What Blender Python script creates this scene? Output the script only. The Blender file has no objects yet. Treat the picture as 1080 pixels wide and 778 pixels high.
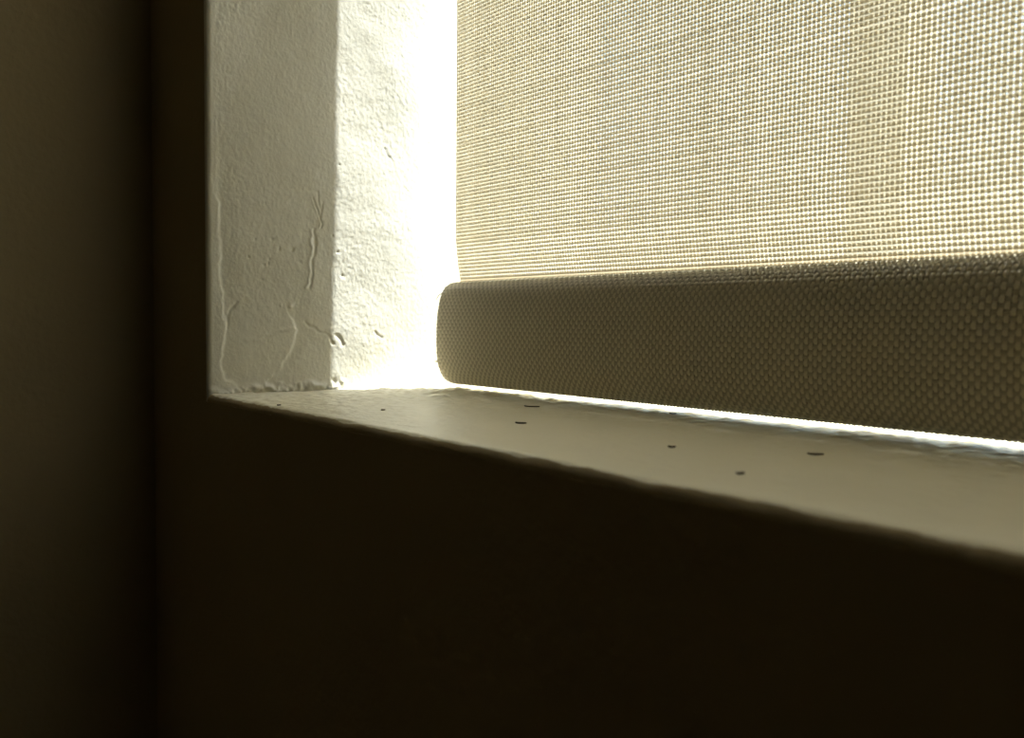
import bpy, bmesh, math, random
import numpy as np
from mathutils import Matrix, Vector

random.seed(4)
rng = np.random.default_rng(11)
S = bpy.context.scene
COL = S.collection

# ------------------------------------------------------------------ camera
cam_d = bpy.data.cameras.new('camera')
cam = bpy.data.objects.new('camera', cam_d)
COL.objects.link(cam)
cam.matrix_world = Matrix(((0.59786, -0.04482, 0.80035, 0.37637),
                           (0.80155, 0.02257, -0.59750, -0.12935),
                           (0.00872, 0.99874, 0.04942, 0.03009),
                           (0, 0, 0, 1)))
cam_d.sensor_width = 36.0
cam_d.lens = 33.333
cam_d.clip_start = 0.005
cam_d.clip_end = 300
cam_d.dof.use_dof = True
cam_d.dof.focus_distance = 0.335
cam_d.dof.aperture_fstop = 19.0
S.camera = cam

# ------------------------------------------------------------------ sky, sun, exposure
SUN_ELEV = math.radians(66)
SUN_SIDE = math.radians(23.0)          # the sun stands to the right of the window's axis
world = bpy.data.worlds.new('sky')
S.world = world
world.use_nodes = True
wn = world.node_tree.nodes
bg = wn['Background']
sky = wn.new('ShaderNodeTexSky')
sky.sky_type = 'NISHITA'
sky.sun_disc = False
sky.sun_elevation = SUN_ELEV
sky.sun_rotation = SUN_SIDE
sky.air_density = 1.3
sky.dust_density = 1.4
sky.ozone_density = 1.0
world.node_tree.links.new(sky.outputs[0], bg.inputs[0])
bg.inputs[1].default_value = 0.40
sun_d = bpy.data.lights.new('sun', 'SUN')
sun_d.energy = 24.5
sun_d.angle = math.radians(0.53)
sun_d.color = (1.0, 0.99, 0.97)
sun = bpy.data.objects.new('sun', sun_d)
COL.objects.link(sun)
to_sun = Vector((math.sin(SUN_SIDE) * math.cos(SUN_ELEV), math.cos(SUN_SIDE) * math.cos(SUN_ELEV), math.sin(SUN_ELEV)))
sun.rotation_euler = to_sun.to_track_quat('Z', 'Y').to_euler()
sun.location = (2, 6, 6)

S.view_settings.view_transform = 'Standard'
S.view_settings.look = 'None'
S.view_settings.gamma = 1.0
S.view_settings.use_curve_mapping = False
S.view_settings.exposure = 0.10
S.cycles.max_bounces = 14
S.cycles.diffuse_bounces = 8
S.cycles.transmission_bounces = 10
S.cycles.transparent_max_bounces = 16

# ------------------------------------------------------------------ materials
def new_mat(name):
    m = bpy.data.materials.new(name)
    m.use_nodes = True
    nt = m.node_tree
    return m, nt, nt.nodes, nt.links

def paint(name, col, rough=0.6, spec=0.3, bumps=(), var=0.06, var_scale=30.0):
    """Painted surface: colour with slight blotches, relief from noise layers (scale, metres)."""
    m, nt, N, L = new_mat(name)
    b = N['Principled BSDF']
    b.inputs['Roughness'].default_value = rough
    b.inputs['Specular IOR Level'].default_value = spec
    tc = N.new('ShaderNodeTexCoord')
    nz = N.new('ShaderNodeTexNoise')
    nz.inputs['Scale'].default_value = var_scale
    nz.inputs['Detail'].default_value = 5
    L.new(tc.outputs['Object'], nz.inputs['Vector'])
    mx = N.new('ShaderNodeMix')
    mx.data_type = 'RGBA'
    mx.inputs[6].default_value = tuple(c * (1 - var) for c in col) + (1,)
    mx.inputs[7].default_value = tuple(min(1, c * (1 + var)) for c in col) + (1,)
    L.new(nz.outputs[0], mx.inputs[0])
    L.new(mx.outputs[2], b.inputs['Base Color'])
    prev = None
    for sc, dist in bumps:
        t = N.new('ShaderNodeTexNoise')
        t.inputs['Scale'].default_value = sc
        t.inputs['Detail'].default_value = 4
        L.new(tc.outputs['Object'], t.inputs['Vector'])
        bp = N.new('ShaderNodeBump')
        bp.inputs['Strength'].default_value = 1.0
        bp.inputs['Distance'].default_value = dist
        L.new(t.outputs[0], bp.inputs['Height'])
        if prev:
            L.new(prev.outputs[0], bp.inputs['Normal'])
        prev = bp
    if prev:
        L.new(prev.outputs[0], b.inputs['Normal'])
    return m

M = {}
M['plaster'] = paint('cream_plaster', (0.70, 0.68, 0.595), 0.55, 0.3, ((900, 0.00012),), 0.03, 25)
M['sill'] = paint('cream_sill_paint', (0.78, 0.73, 0.57), 0.40, 0.5, ((420, 0.00028),), 0.04, 22)
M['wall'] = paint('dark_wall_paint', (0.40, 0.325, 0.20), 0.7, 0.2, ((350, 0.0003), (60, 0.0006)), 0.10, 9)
M['ceiling'] = paint('ceiling_paint', (0.80, 0.78, 0.70), 0.8, 0.2)
M['pale_wall'] = paint('pale_wall_paint', (0.62, 0.58, 0.47), 0.8, 0.2)
M['floor'] = paint('floor_boards', (0.16, 0.12, 0.08), 0.5, 0.3, (), 0.2, 4)
M['frame'] = paint('window_frame_paint', (0.80, 0.78, 0.72), 0.4, 0.4)
M['post'] = paint('cream_post_paint', (0.74, 0.69, 0.54), 0.6, 0.3)
M['ground'] = paint('pale_gravel', (0.38, 0.36, 0.30), 0.9, 0.1, (), 0.15, 3)
M['metal'] = paint('satin_aluminium', (0.42, 0.39, 0.32), 0.5, 0.5)
M['cap'] = paint('beige_plastic', (0.40, 0.35, 0.25), 0.5, 0.4)
M['fleck'] = paint('dark_fleck', (0.055, 0.042, 0.022), 0.8, 0.2)
M['liner'] = paint('hem_lining', (0.24, 0.20, 0.13), 0.9, 0.05)

def yarn(name, refl, trans, mixf):
    m, nt, N, L = new_mat(name)
    N.remove(N['Principled BSDF'])
    out = N['Material Output']
    d = N.new('ShaderNodeBsdfDiffuse')
    d.inputs[0].default_value = refl + (1,)
    t = N.new('ShaderNodeBsdfTranslucent')
    t.inputs[0].default_value = trans + (1,)
    mx = N.new('ShaderNodeMixShader')
    mx.inputs[0].default_value = mixf
    L.new(d.outputs[0], mx.inputs[1])
    L.new(t.outputs[0], mx.inputs[2])
    L.new(mx.outputs[0], out.inputs[0])
    return m
M['yarn'] = yarn('beige_screen_yarn', (0.62, 0.56, 0.44), (0.68, 0.61, 0.455), 0.305)
M['hem_yarn'] = yarn('pale_hem_warp_yarn', (0.90, 0.83, 0.67), (0.3, 0.26, 0.18), 0.10)
M['hem_weft'] = yarn('brown_hem_weft_yarn', (0.62, 0.56, 0.43), (0.3, 0.25, 0.16), 0.08)

# beyond the finely built zone the same cloth as a sheet with see-through pores
m, nt, N, L = new_mat('screen_cloth_sheet')
N.remove(N['Principled BSDF'])
tr = N.new('ShaderNodeBsdfTransparent')
d = N.new('ShaderNodeBsdfDiffuse'); d.inputs[0].default_value = (0.60, 0.52, 0.36, 1)
t = N.new('ShaderNodeBsdfTranslucent'); t.inputs[0].default_value = (0.62, 0.54, 0.37, 1)
m1 = N.new('ShaderNodeMixShader'); m1.inputs[0].default_value = 0.22
m2 = N.new('ShaderNodeMixShader'); m2.inputs[0].default_value = 0.03
L.new(d.outputs[0], m1.inputs[1]); L.new(t.outputs[0], m1.inputs[2])
L.new(m1.outputs[0], m2.inputs[1]); L.new(tr.outputs[0], m2.inputs[2])
L.new(m2.outputs[0], N['Material Output'].inputs[0])
M['cloth'] = m

m, nt, N, L = new_mat('window_glass')
N.remove(N['Principled BSDF'])
tr = N.new('ShaderNodeBsdfTransparent'); tr.inputs[0].default_value = (0.96, 0.98, 0.97, 1)
g = N.new('ShaderNodeBsdfGlossy'); g.inputs['Roughness'].default_value = 0.0
fr = N.new('ShaderNodeLayerWeight'); fr.inputs[0].default_value = 0.08
mx = N.new('ShaderNodeMixShader')
L.new(fr.outputs['Facing'], mx.inputs[0]); L.new(tr.outputs[0], mx.inputs[1]); L.new(g.outputs[0], mx.inputs[2])
L.new(mx.outputs[0], N['Material Output'].inputs[0])
M['glass'] = m

# ------------------------------------------------------------------ helpers
def mesh_obj(name, verts, faces, mat, parent=None, smooth=False, mats=None, mat_idx=None):
    me = bpy.data.meshes.new(name)
    if isinstance(verts, np.ndarray):
        nv, nf = len(verts), len(faces)
        k = faces.shape[1]
        me.vertices.add(nv)
        me.vertices.foreach_set('co', verts.astype(np.float32).ravel())
        me.loops.add(nf * k)
        me.loops.foreach_set('vertex_index', faces.astype(np.int32).ravel())
        me.polygons.add(nf)
        me.polygons.foreach_set('loop_start', np.arange(0, nf * k, k, dtype=np.int32))
        me.polygons.foreach_set('loop_total', np.full(nf, k, dtype=np.int32))
        me.update(calc_edges=True)
    else:
        me.from_pydata(verts, [], faces)
        me.update()
    if smooth:
        me.polygons.foreach_set('use_smooth', np.ones(len(me.polygons), dtype=bool))
    for mm in (mats or [mat]):
        me.materials.append(mm)
    if mat_idx is not None:
        me.polygons.foreach_set('material_index', np.asarray(mat_idx, dtype=np.int32))
    o = bpy.data.objects.new(name, me)
    COL.objects.link(o)
    if parent:
        o.parent = parent
    return o

def boxes(name, lst, mat, parent=None, bevel=0.0):
    bm = bmesh.new()
    for (x0, y0, z0, x1, y1, z1) in lst:
        r = bmesh.ops.create_cube(bm, size=1.0)
        for v in r['verts']:
            v.co = Vector(((x0 + x1) / 2 + v.co.x * (x1 - x0), (y0 + y1) / 2 + v.co.y * (y1 - y0), (z0 + z1) / 2 + v.co.z * (z1 - z0)))
    if bevel:
        bmesh.ops.bevel(bm, geom=bm.edges[:], offset=bevel, segments=2, affect='EDGES', profile=0.5)
    me = bpy.data.meshes.new(name)
    bm.to_mesh(me); bm.free()
    me.materials.append(mat)
    o = bpy.data.objects.new(name, me)
    COL.objects.link(o)
    if parent:
        o.parent = parent
    return o

def empty(name, loc=(0, 0, 0)):
    o = bpy.data.objects.new(name, None)
    o.empty_display_size = 0.05
    o.location = loc
    COL.objects.link(o)
    return o

def keep(o, parent):
    """Parent o while its mesh stays where it was modelled (world coordinates)."""
    o.parent = parent
    o.matrix_parent_inverse = Matrix.Translation(-Vector(parent.location))
    return o

def tag(o, label, cat, group=None):
    o['label'] = label
    o['category'] = cat
    if group:
        o['group'] = group
    return o

def vnoise(u, v, cell, seed):
    """Smooth value noise over coordinates u, v (metres) with the given cell size, about -1..1."""
    r = np.random.default_rng(seed)
    T = r.uniform(-1, 1, (256, 256))
    a, b = u / cell, v / cell
    i, j = np.floor(a).astype(int), np.floor(b).astype(int)
    fa, fb = a - i, b - j
    fa = fa * fa * (3 - 2 * fa); fb = fb * fb * (3 - 2 * fb)
    i0, i1, j0, j1 = i % 256, (i + 1) % 256, j % 256, (j + 1) % 256
    return (T[i0, j0] * (1 - fa) + T[i1, j0] * fa) * (1 - fb) + (T[i0, j1] * (1 - fa) + T[i1, j1] * fa) * fb

def poly_dist(u, v, pts):
    """Distance, and signed side, of every (u, v) to a polyline."""
    best = np.full(u.shape, 1e9); side = np.zeros(u.shape)
    if len(pts) == 1:
        return np.hypot(u - pts[0][0], v - pts[0][1]), side
    for (a, b) in zip(pts[:-1], pts[1:]):
        dx, dy = b[0] - a[0], b[1] - a[1]
        t = np.clip(((u - a[0]) * dx + (v - a[1]) * dy) / (dx * dx + dy * dy + 1e-12), 0, 1)
        px, py = u - (a[0] + t * dx), v - (a[1] + t * dy)
        d = np.hypot(px, py)
        s = np.sign(dx * (v - a[1]) - dy * (u - a[0]))
        m_ = d < best
        best = np.where(m_, d, best); side = np.where(m_, s, side)
    return best, side

def grid_faces(nu, nv):
    a = np.arange(nu * nv).reshape(nu, nv)
    return np.stack([a[:-1, :-1], a[1:, :-1], a[1:, 1:], a[:-1, 1:]], -1).reshape(-1, 4)

# ------------------------------------------------------------------ setting: room shell
XL = -0.0735                      # face of the left wall
RX, RY, ZF, ZC = 3.1, -3.0, -0.95, 1.62
W, H, D = 0.62, 1.25, 0.165       # the window opening and the depth of its reveal
def struct(o):
    o['kind'] = 'structure'
    return o
def wall(name, lst, mat):
    return struct(boxes(name, lst, mat))
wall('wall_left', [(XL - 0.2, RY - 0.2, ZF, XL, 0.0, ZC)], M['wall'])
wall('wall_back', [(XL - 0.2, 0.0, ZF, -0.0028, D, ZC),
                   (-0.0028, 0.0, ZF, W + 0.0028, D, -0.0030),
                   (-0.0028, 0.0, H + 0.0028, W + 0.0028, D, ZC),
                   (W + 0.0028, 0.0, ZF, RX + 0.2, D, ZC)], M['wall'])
wall('wall_right', [(RX, RY - 0.2, ZF, RX + 0.2, 0.0, ZC)], M['pale_wall'])
wall('wall_front', [(XL, RY - 0.2, ZF, RX, RY, ZC)], M['pale_wall'])
wall('ceiling', [(XL - 0.2, RY - 0.2, ZC, RX + 0.2, D, ZC + 0.15)], M['ceiling'])
wall('floor', [(XL - 0.2, RY - 0.2, ZF - 0.15, RX + 0.2, D, ZF)], M['floor'])
g = boxes('ground', [(-60, D + 0.05, ZF - 0.5, 60, 90, ZF - 0.2)], M['ground'])
struct(g)

# ------------------------------------------------------------------ window: reveal, sill, frame, glass
win = struct(empty('window_1', (W / 2, D, 0)))

# left reveal, plastered by hand: relief is real displacement of a fine grid
yy = np.concatenate([[0.0], np.linspace(0.0, 0.125, 300), np.linspace(0.126, D, 40)])
zz = np.concatenate([np.linspace(-0.004, 0.20, 500), np.linspace(0.2008, 0.42, 180), np.linspace(0.43, H + 0.003, 50)])
Yg, Zg = np.meshgrid(yy, zz, indexing='ij')
h = 0.00032 * vnoise(Yg, Zg, 0.023, 1) + 0.00007 * vnoise(Yg, Zg, 0.0065, 2)
orange = vnoise(Yg, Zg * 0.75, 0.0016, 3)
h += (0.000022 * orange + 0.000046 * vnoise(Yg, Zg * 0.75, 0.0009, 4)) * (1 + 0.5 * vnoise(Yg, Zg, 0.012, 27))
def ridge(pts, amp, w, step=0.0):
    global h
    d_, s_ = poly_dist(Yg + (0.0007 * vnoise(Yg, Zg, 0.004, 21) + 0.0004 * vnoise(Yg, Zg, 0.0017, 25)), Zg + (0.0007 * vnoise(Yg, Zg, 0.004, 22) + 0.0004 * vnoise(Yg, Zg, 0.0017, 26)), pts)
    w = w * (0.75 + 0.3 * vnoise(Yg, Zg, 0.005, 23))
    h += amp * (0.75 + 0.35 * vnoise(Yg, Zg, 0.003, 24)) * np.exp(-(d_ / w) ** 2)
    if step:
        h += step * 0.5 * (1 + np.tanh(s_ * d_ / w)) * np.exp(-(d_ / 0.006) ** 2)
ridge([(0.0034, 0.156), (0.0028, 0.1338), (0.0035, 0.1116), (0.004, 0.0799)], 0.00012, 0.0008)
ridge([(0.0038, 0.0799), (0.005, 0.0736), (0.0043, 0.0645), (0.0054, 0.0608), (0.0049, 0.0479), (0.0068, 0.0354),
       (0.0075, 0.0258), (0.0059, 0.0163), (0.0051, 0.0109), (0.007, 0.0055), (0.0117, 0.0026)], 0.00016, 0.0007, -0.0004)
ridge([(0.0457, 0.0823), (0.0492, 0.0697)], -0.0006, 0.00055)
ridge([(0.0452, 0.0823), (0.0487, 0.0697)], 0.0004, 0.0005)
ridge([(0.0479, 0.0845), (0.0492, 0.077)], -0.0004, 0.0005)
ridge([(0.0505, 0.0807), (0.0487, 0.0737)], -0.0004, 0.0005)
ridge([(0.0450, 0.0691), (0.0450, 0.0606), (0.0433, 0.0493), (0.0424, 0.044)], 0.00036, 0.0006)
ridge([(0.0464, 0.0691), (0.0464, 0.0606), (0.0447, 0.0493), (0.0438, 0.044)], -0.0005, 0.0007)
ridge([(0.0364, 0.0299), (0.0382, 0.0259), (0.0352, 0.0179), (0.0309, 0.0104), (0.0267, 0.0065)], 0.00020, 0.0007, -0.00045)
ridge([(0.0365, 0.0271), (0.0281, 0.0251), (0.0219, 0.0223), (0.0166, 0.0212)], 0.00025, 0.0010)
ridge([(0.0123, 0.0374), (0.0087, 0.0312), (0.0083, 0.0262)], -0.0005, 0.0006)
ridge([(0.0357, 0.0363)], 0.0007, 0.0013)
ridge([(0.0310, 0.0366)], 0.0005, 0.0010)
ridge([(0.0421, 0.0299), (0.0495, 0.0251), (0.0540, 0.0230), (0.0549, 0.0206)], -0.0008, 0.00055)
ridge([(0.0572, 0.0243), (0.0603, 0.0197)], -0.0010, 0.0006)
ridge([(0.0758, 0.0255), (0.0787, 0.0230)], -0.0006, 0.0005)
ridge([(0.0799, 0.1066), (0.0838, 0.1016)], -0.00025, 0.0005)
for p in [(0.054, 0.0753), (0.0549, 0.0664), (0.0572, 0.0604), (0.0599, 0.0499), (0.0575, 0.0975)]:
    ridge([p], -0.0007, 0.0005)
for p in [(0.0253, 0.0537), (0.0261, 0.0553), (0.0236, 0.0532), (0.0274, 0.064), (0.0232, 0.0466), (0.0307, 0.0599),
          (0.0366, 0.0602), (0.02, 0.0632), (0.0400, 0.0550), (0.0170, 0.0560)]:
    ridge([p], -0.0006, 0.0007)
ridge([(0.0553, 0.0049), (0.0562, 0.0028), (0.0585, 0.0019)], -0.0010, 0.0009)
ridge([(0.0590, 0.0032), (0.0610, 0.0018)], 0.0005, 0.0009)
# ragged bead of filler along the foot of the reveal
foot = np.exp(-((Zg - 0.0012 - 0.0012 * vnoise(Yg, Zg * 0, 0.006, 7)) / 0.0016) ** 2)
h += foot * (0.0008 + 0.0011 * vnoise(Yg, Zg, 0.0022, 8) + 0.0005 * vnoise(Yg, Zg, 0.0011, 10)) * np.clip((0.066 - Yg) / 0.012, 0, 1)
ridge([(0.0310, 0.0040), (0.0300, 0.0020)], 0.0009, 0.0008)
fade = np.clip((Yg - 0.0015) / 0.004, 0.35, 1)
R_ = 0.0018
Xr = h * fade - 0.0013 * np.clip(1 - Zg / 0.16, 0, 1)          # the reveal leans a little at its foot
rim = np.clip(1 - Yg / R_, 0, 1)
Xr = Xr - (R_ - np.sqrt(np.maximum(R_ ** 2 - (rim * R_) ** 2, 0)))     # rounded arris towards the room
Xr -= 0.0002 * rim * (1 + vnoise(Yg * 0, Zg, 0.007, 9))
Xr[0] = -0.0045; Yg = Yg.copy(); Yg[0] = 0.0004      # tucked in behind the wall's face
V = np.stack([Xr, Yg, Zg], -1).reshape(-1, 3)
F = grid_faces(len(yy), len(zz))[:, ::-1]
keep(mesh_obj('window_reveal', V, F[:, ::-1], M['plaster'], None, True), win)

# window sill with rounded, worn front edge
xx = np.concatenate([np.linspace(-0.002, 0.40, 575), np.linspace(0.4015, W + 0.003, 150)])
ys = np.concatenate([np.linspace(0.0, 0.0040, 22), np.linspace(0.0046, 0.132, 190), np.linspace(0.134, D, 20)])
Xs, Ys = np.meshgrid(xx, ys, indexing='ij')
hs = 0.00022 * vnoise(Xs, Ys, 0.03, 31) + 0.00008 * vnoise(Xs, Ys, 0.008, 32)
rough_l = np.exp(-(Xs / 0.10) ** 2)
hs += (0.00004 + 0.00010 * rough_l) * vnoise(Xs * 0.8, Ys, 0.0028, 33)
far_ = np.clip((Ys - 0.050) / 0.025, 0, 1)
hs += (0.00036 * far_ + 0.00038 * rough_l) * (0.6 * vnoise(Xs * 0.9, Ys, 0.0042, 38) + 0.9 * vnoise(Xs, Ys * 0.6, 0.0021, 39))
hs += (0.00003 + 0.00009 * np.clip((Ys - 0.055) / 0.03, 0, 1) + 0.00005 * rough_l) * vnoise(Xs * 0.6, Ys, 0.0016, 34)
rs = 0.0031 + 0.00035 * vnoise(Xs, Ys * 0, 0.009, 35) + 0.00018 * vnoise(Xs, Ys * 0, 0.0025, 36)
ri = np.clip(1 - Ys / rs, 0, 1)
Zs = hs * np.clip(Ys / 0.002, 0.3, 1) - rs * (1 - np.sqrt(np.maximum(1 - ri ** 2, 0))) * 1.0
for (px, py) in [(0.16, 0.0012), (0.205, 0.0010), (0.245, 0.0014), (0.118, 0.0010), (0.066, 0.0012)]:
    Zs -= 0.0004 * np.exp(-((Xs - px) / 0.004) ** 2 - ((Ys - py) / 0.0014) ** 2)
V = np.stack([Xs, Ys, Zs], -1).reshape(-1, 3)
Fsill = grid_faces(len(xx), len(ys))
edge = (V[Fsill[:, 0], 1] < 0.0013 + 0.0003 * vnoise(V[Fsill[:, 0], 0], V[Fsill[:, 0], 0] * 0, 0.006, 37)).astype(int)   # front arris faces take the darker wall material, with a ragged limit
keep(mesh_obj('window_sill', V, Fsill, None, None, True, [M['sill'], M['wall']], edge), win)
# right reveal and head of the opening
keep(boxes('window_reveal', [(W, 0.001, -0.003, W + 0.0028, D, H + 0.0028)], M['plaster']), win)
keep(boxes('window_head', [(-0.0028, 0.001, H, W, D, H + 0.0028)], M['plaster']), win)
# frame screwed to the outside of the opening, hidden behind the reveals
fy0, fy1 = D + 0.001, D + 0.045
fr_ = keep(boxes('window_frame', [(-0.06, fy0, -0.06, -0.004, fy1, H + 0.06), (W + 0.004, fy0, -0.06, W + 0.06, fy1, H + 0.06),
                                  (-0.004, fy0, -0.06, W + 0.004, fy1, -0.006), (-0.004, fy0, H + 0.006, W + 0.004, fy1, H + 0.06)], M['frame']), win)
keep(boxes('glass_pane', [(-0.004, fy0 + 0.02, -0.006, W + 0.004, fy0 + 0.024, H + 0.006)], M['glass']), win)

# ------------------------------------------------------------------ roller blind
BX0, BX1 = 0.0200, 0.600                  # left and right edge
BY = 0.1047
PX, PS = 0.00152, 0.00157                 # thread pitch across and along
blind = empty('roller_blind', (W / 2, 0.125, 1.19))
tag(blind, 'beige woven roller blind with wide dark hem bar hanging just above the sill', 'blind')

def resample(path, step):
    p = np.array(path); seg = np.r_[0, np.cumsum(np.hypot(*np.diff(p, axis=0).T))]
    n = max(2, int(round(seg[-1] / step)))
    s = np.linspace(0, seg[-1], n + 1)
    q = np.stack([np.interp(s, seg, p[:, 0]), np.interp(s, seg, p[:, 1])], -1)
    t = np.gradient(q, axis=0); t /= np.linalg.norm(t, axis=1)[:, None]
    nrm = np.stack([t[:, 1], -t[:, 0]], -1)
    return q, nrm

def weave(path, x0, x1, wx, ws, amp, bulge, seed, front=1.0, amp_w=None, bulge_w=None):
    """Plain weave laid over a profile path in (y, z): every warp and weft thread is a curved ribbon."""
    amp_w = amp if amp_w is None else amp_w
    bulge_w = bulge if bulge_w is None else bulge_w
    r = np.random.default_rng(seed)
    q, nrm = resample(path, PS / 2)
    nrm = nrm * front
    nk = (len(q) - 1) // 2                      # number of weft threads
    q, nrm = q[:2 * nk + 1], nrm[:2 * nk + 1]
    tan = np.stack([-nrm[:, 1], nrm[:, 0]], -1) * front
    nx = int(round((x1 - x0) / PX))
    tx = np.array([-1, -0.45, 0.45, 1.0]); bx = (1 - tx ** 2)
    vs, fs, base = [], [], 0
    js = np.arange(2 * nk + 1)
    for i in range(nx):                         # warp, running up and down
        sgn = np.where(js % 2 == 1, (-1.0) ** (i + (js - 1) // 2), 0.0)
        off = amp * sgn
        cx = x0 + (i + 0.5) * PX + r.normal(0, 0.000012) + np.cumsum(r.normal(0, 0.0000018, len(js)))
        wd = wx * (1 + 0.035 * r.normal() + 0.04 * r.normal(size=len(js)))
        X = cx[:, None] + 0.5 * wd[:, None] * tx[None, :]
        o_ = off[:, None] + bulge * bx[None, :]
        vs.append(np.stack([X, q[:, 0][:, None] + nrm[:, 0][:, None] * o_, q[:, 1][:, None] + nrm[:, 1][:, None] * o_], -1).reshape(-1, 3))
        f_ = grid_faces(len(js), 4)
        fs.append(f_ + base); base += len(js) * 4
    ii = np.arange(2 * nx + 1)
    n_warp = sum(len(f) for f in fs)
    for k in range(nk):                         # weft, running across
        sgn = np.where(ii % 2 == 1, -(-1.0) ** (k + (ii - 1) // 2), 0.0)
        off = amp_w * sgn
        c, n_, t_ = q[2 * k + 1], nrm[2 * k + 1], tan[2 * k + 1]
        ds = r.normal(0, 0.000025) + np.cumsum(r.normal(0, 0.0000018, len(ii)))
        wd = ws * (1 + 0.04 * r.normal() + 0.04 * r.normal(size=len(ii)))
        a_ = ds[:, None] + 0.5 * wd[:, None] * tx[None, :]
        o_ = off[:, None] + bulge_w * (bx[None, :] - 0.3)
        X = np.repeat((x0 + ii * PX / 2)[:, None], 4, 1)
        vs.append(np.stack([X, c[0] + n_[0] * o_ + t_[0] * a_, c[1] + n_[1] * o_ + t_[1] * a_], -1).reshape(-1, 3))
        f_ = grid_faces(len(ii), 4)
        fs.append(f_ + base); base += len(ii) * 4
    return np.concatenate(vs), np.concatenate(fs), n_warp

def sheet(path, xs):
    p = np.array(path)
    X = np.repeat(np.array(xs)[:, None], len(p), 1)
    Vv = np.stack([X, np.repeat(p[:, 0][None], len(xs), 0), np.repeat(p[:, 1][None], len(xs), 0)], -1).reshape(-1, 3)
    return Vv, grid_faces(len(xs), len(p))

ZT = 0.35
low = [(0.1075, 0.0455), (0.1071, 0.0490), (0.1062, 0.0540), (0.1053, 0.0600), (0.1048, 0.0660)]
path_f = low + [(BY, z) for z in np.linspace(0.072, ZT, 40)]
V1, F1, _ = weave(path_f, BX0, BX1, 0.00122, 0.00106, 0.00006, 0.00005, 5, bulge_w=0.00043, amp_w=0.00003)
top = [(BY, z) for z in np.linspace(ZT, 1.16, 30)] + [(0.1060, 1.18), (0.1090, 1.195)]
V2, F2 = sheet(top, np.linspace(BX0, BX1, 30))
Va = np.concatenate([V1, V2])
Fa = np.concatenate([F1, F2 + len(V1)])
idx = np.r_[np.zeros(len(F1)), np.ones(len(F2))]
keep(mesh_obj('fabric', Va, Fa, None, None, True, [M['yarn'], M['cloth']], idx), blind)

# hem pocket: flat oval, rounded front, wrapped round the weight bar
half = [(0.1062, 0.0475), (0.1025, 0.0469), (0.1000, 0.0455), (0.0982, 0.0430), (0.0969, 0.0395), (0.0958, 0.0335), (0.0953, 0.0270),
        (0.0952, 0.0210), (0.0955, 0.0150), (0.0963, 0.0105), (0.0975, 0.0075), (0.0992, 0.0050), (0.1016, 0.0033), (0.1055, 0.0024)]
back = [(2 * 0.1058 - y, z) for y, z in half[::-1]][1:]
ring = half + back
Vh, Fh, nw = weave(ring, BX0 - 0.0008, BX1 + 0.0008, 0.00126, 0.00122, 0.00030, 0.00026, 9, front=1.0)
keep(mesh_obj('hem_pocket', Vh, Fh, None, None, True, [M['hem_yarn'], M['hem_weft']], np.r_[np.zeros(nw), np.ones(len(Fh) - nw)]), blind)
# doubled cloth where the blind is bonded into the pocket
Vs, Fs = sheet([(0.1086, 0.0455), (0.1083, 0.0475), (0.1081, 0.0494)], np.linspace(BX0, BX1, 12))
keep(mesh_obj('seam_strip', Vs, Fs, M['yarn'], None, True), blind)

def ring_off(off):
    p = np.array(ring[:-1]); c = np.array([0.1058, 0.0250])
    n = np.stack([(p[:, 0] - c[0]) / 0.0106 ** 2, (p[:, 1] - c[1]) / 0.0226 ** 2], -1)
    n /= np.linalg.norm(n, axis=1)[:, None]
    return p - n * off
def prism(name, ringpts, x0, x1, mat):
    n = len(ringpts)
    vs = [(x0, y, z) for y, z in ringpts] + [(x1, y, z) for y, z in ringpts]
    fs = [(i, (i + 1) % n, n + (i + 1) % n, n + i) for i in range(n)] + [tuple(range(n)), tuple(range(2 * n - 1, n - 1, -1))]
    return mesh_obj(name, vs, fs, mat)
keep(prism('weight_bar', ring_off(0.0007), BX0 + 0.002, BX1 - 0.002, M['liner']), blind)
for xa, xb in ((BX0 - 0.0006, BX0 + 0.0019), (BX1 - 0.0019, BX1 + 0.0006)):
    keep(prism('end_cap', ring_off(0.0008), xa, xb, M['cap']), blind)

def tube(name, pts, rad, mat, seg=8, taper=1.0):
    P = [Vector(p) for p in pts]
    vs, fs = [], []
    for i, p in enumerate(P):
        tdir = (P[min(i + 1, len(P) - 1)] - P[max(i - 1, 0)]).normalized()
        a = tdir.orthogonal().normalized(); b = tdir.cross(a)
        rr = rad * (1 + (taper - 1) * i / (len(P) - 1))
        for k in range(seg):
            an = 2 * math.pi * k / seg
            vs.append(tuple(p + a * (rr * math.cos(an)) + b * (rr * math.sin(an))))
    for i in range(len(P) - 1):
        for k in range(seg):
            k2 = (k + 1) % seg
            fs.append((i * seg + k, i * seg + k2, (i + 1) * seg + k2, (i + 1) * seg + k))
    fs += [tuple(range(seg - 1, -1, -1)), tuple((len(P) - 1) * seg + k for k in range(seg))]
    return mesh_obj(name, vs, fs, mat, None, True)
keep(tube('frayed_thread', [(0.0200, 0.0975, 0.0425), (0.0190, 0.0968, 0.0418), (0.0182, 0.0962, 0.0405), (0.0180, 0.0958, 0.0395)], 0.00028, M['hem_yarn'], 6, 0.4), blind)
keep(tube('frayed_thread', [(0.0200, 0.0958, 0.0128), (0.0190, 0.0953, 0.0122), (0.0183, 0.0950, 0.0124)], 0.00040, M['hem_yarn'], 6, 0.6), blind)
keep(tube('roller_tube', [(BX0 - 0.004, 0.125, 1.19), (W / 2, 0.125, 1.19), (BX1 + 0.004, 0.125, 1.19)], 0.020, M['metal'], 24), blind)
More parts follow.
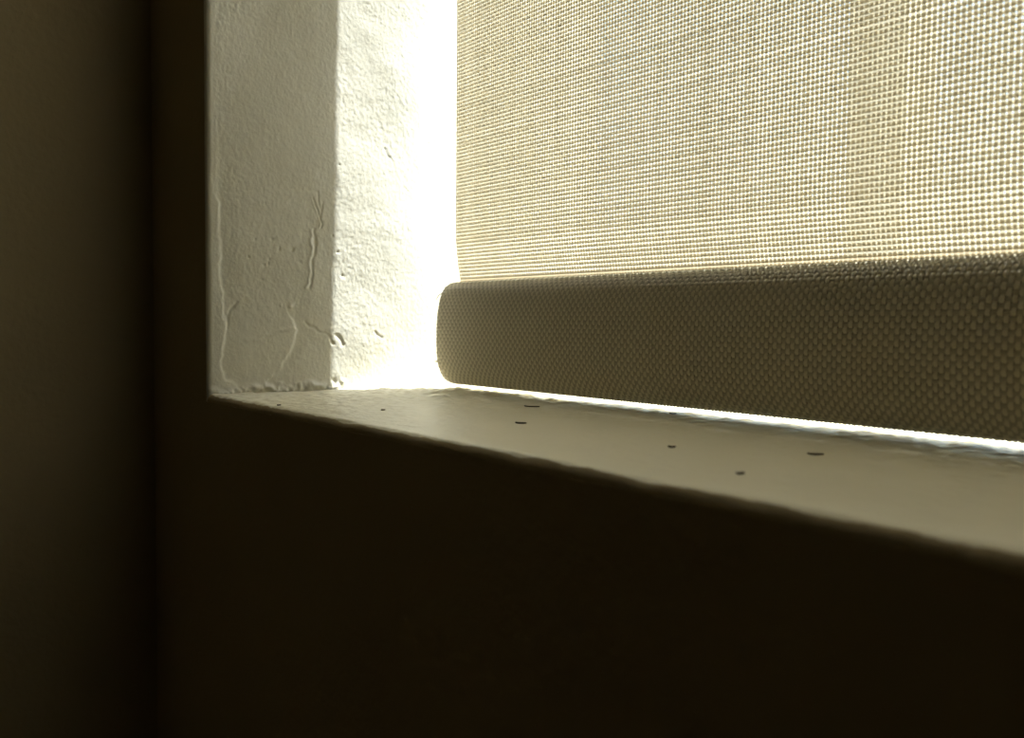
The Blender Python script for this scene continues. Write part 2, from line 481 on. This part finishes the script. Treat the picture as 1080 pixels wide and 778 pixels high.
for xa, xb in ((0.002, BX0 - 0.005), (BX1 + 0.005, W - 0.001)):
    keep(boxes('mounting_bracket', [(xa, 0.105, 1.165, xb, 0.145, H - 0.0001)], M['cap'], None, 0.001), blind)

# ------------------------------------------------------------------ outdoors
post = empty('garden_post', (-0.735, 1.66, ZF - 0.2))
tag(post, 'pale square post outside, showing as a dim upright band through the blind cloth', 'post')
keep(boxes('shaft', [(-0.795, 1.60, ZF - 0.2, -0.672, 1.72, 1.75)], M['post'], None, 0.006), post)
keep(boxes('post_cap', [(-0.815, 1.58, 1.75, -0.652, 1.74, 1.80)], M['post'], None, 0.008), post)

# ------------------------------------------------------------------ flecks of dirt on the sill
def fleck(x, y, length, width, ang, label):
    n = 9
    ca, sa = math.cos(ang), math.sin(ang)
    vs, fs = [], []
    rr = random.Random(int(x * 1e5))
    for i in range(n):
        t = i / (n - 1) * 2 - 1
        w = width * 0.5 * max(0.12, (1 - abs(t) ** 2.2)) * rr.uniform(0.8, 1.15)
        z0 = 0.00012 + 0.00010 * (t * t)
        for (e, zt) in ((-1, 0.0), (-0.6, 0.00030), (0.6, 0.00034), (1, 0.0)):
            u, v = t * length / 2, e * w + 0.0002 * math.sin(3 * t)
            vs.append((u * ca - v * sa, u * sa + v * ca, z0 + zt))
    for i in range(n - 1):
        for k in range(4):
            k2 = (k + 1) % 4
            fs.append((i * 4 + k, (i + 1) * 4 + k, (i + 1) * 4 + k2, i * 4 + k2))
    fs += [(0, 1, 2, 3), tuple((n - 1) * 4 + k for k in (3, 2, 1, 0))]
    o = mesh_obj('dirt_fleck', vs, fs, M['fleck'], None, True)
    i = int(np.argmin(np.abs(xx - x))); j = int(np.argmin(np.abs(ys - y)))
    o.location = (x, y, float(Zs[max(i - 2, 0):i + 3, max(j - 1, 0):j + 2].max()) - 0.00008)
    return tag(o, label, 'fleck', 'dark flecks on the window sill')
fleck(0.1127, 0.0764, 0.0062, 0.0020, 0.38, 'longest dark sliver on the sill, close under the left part of the blind hem')
fleck(0.1531, 0.0408, 0.0040, 0.0021, 0.27, 'short dark sliver mid-sill, just nearer than the longest sliver')
fleck(0.2445, 0.0564, 0.0036, 0.0022, 0.54, 'dark sliver on the right half of the sill, alone below the bright gap')
fleck(0.1591, 0.0990, 0.0024, 0.0016, 0.4, 'tiny dark speck at the edge of the bright gap under the hem')
fleck(0.2171, 0.0379, 0.0020, 0.0014, 0.3, 'faint small speck in the middle of the plain sill area')
fleck(0.2525, 0.0205, 0.0018, 0.0014, 0.9, 'small dull speck close to the front edge, rightmost on the sill')
fleck(0.0965, 0.0258, 0.0016, 0.0014, 0.2, 'small black speck on the rough sill left of the blind hem')
fleck(0.0628, 0.0032, 0.0014, 0.0012, 0.6, 'tiny speck on the sill front edge near the left corner')
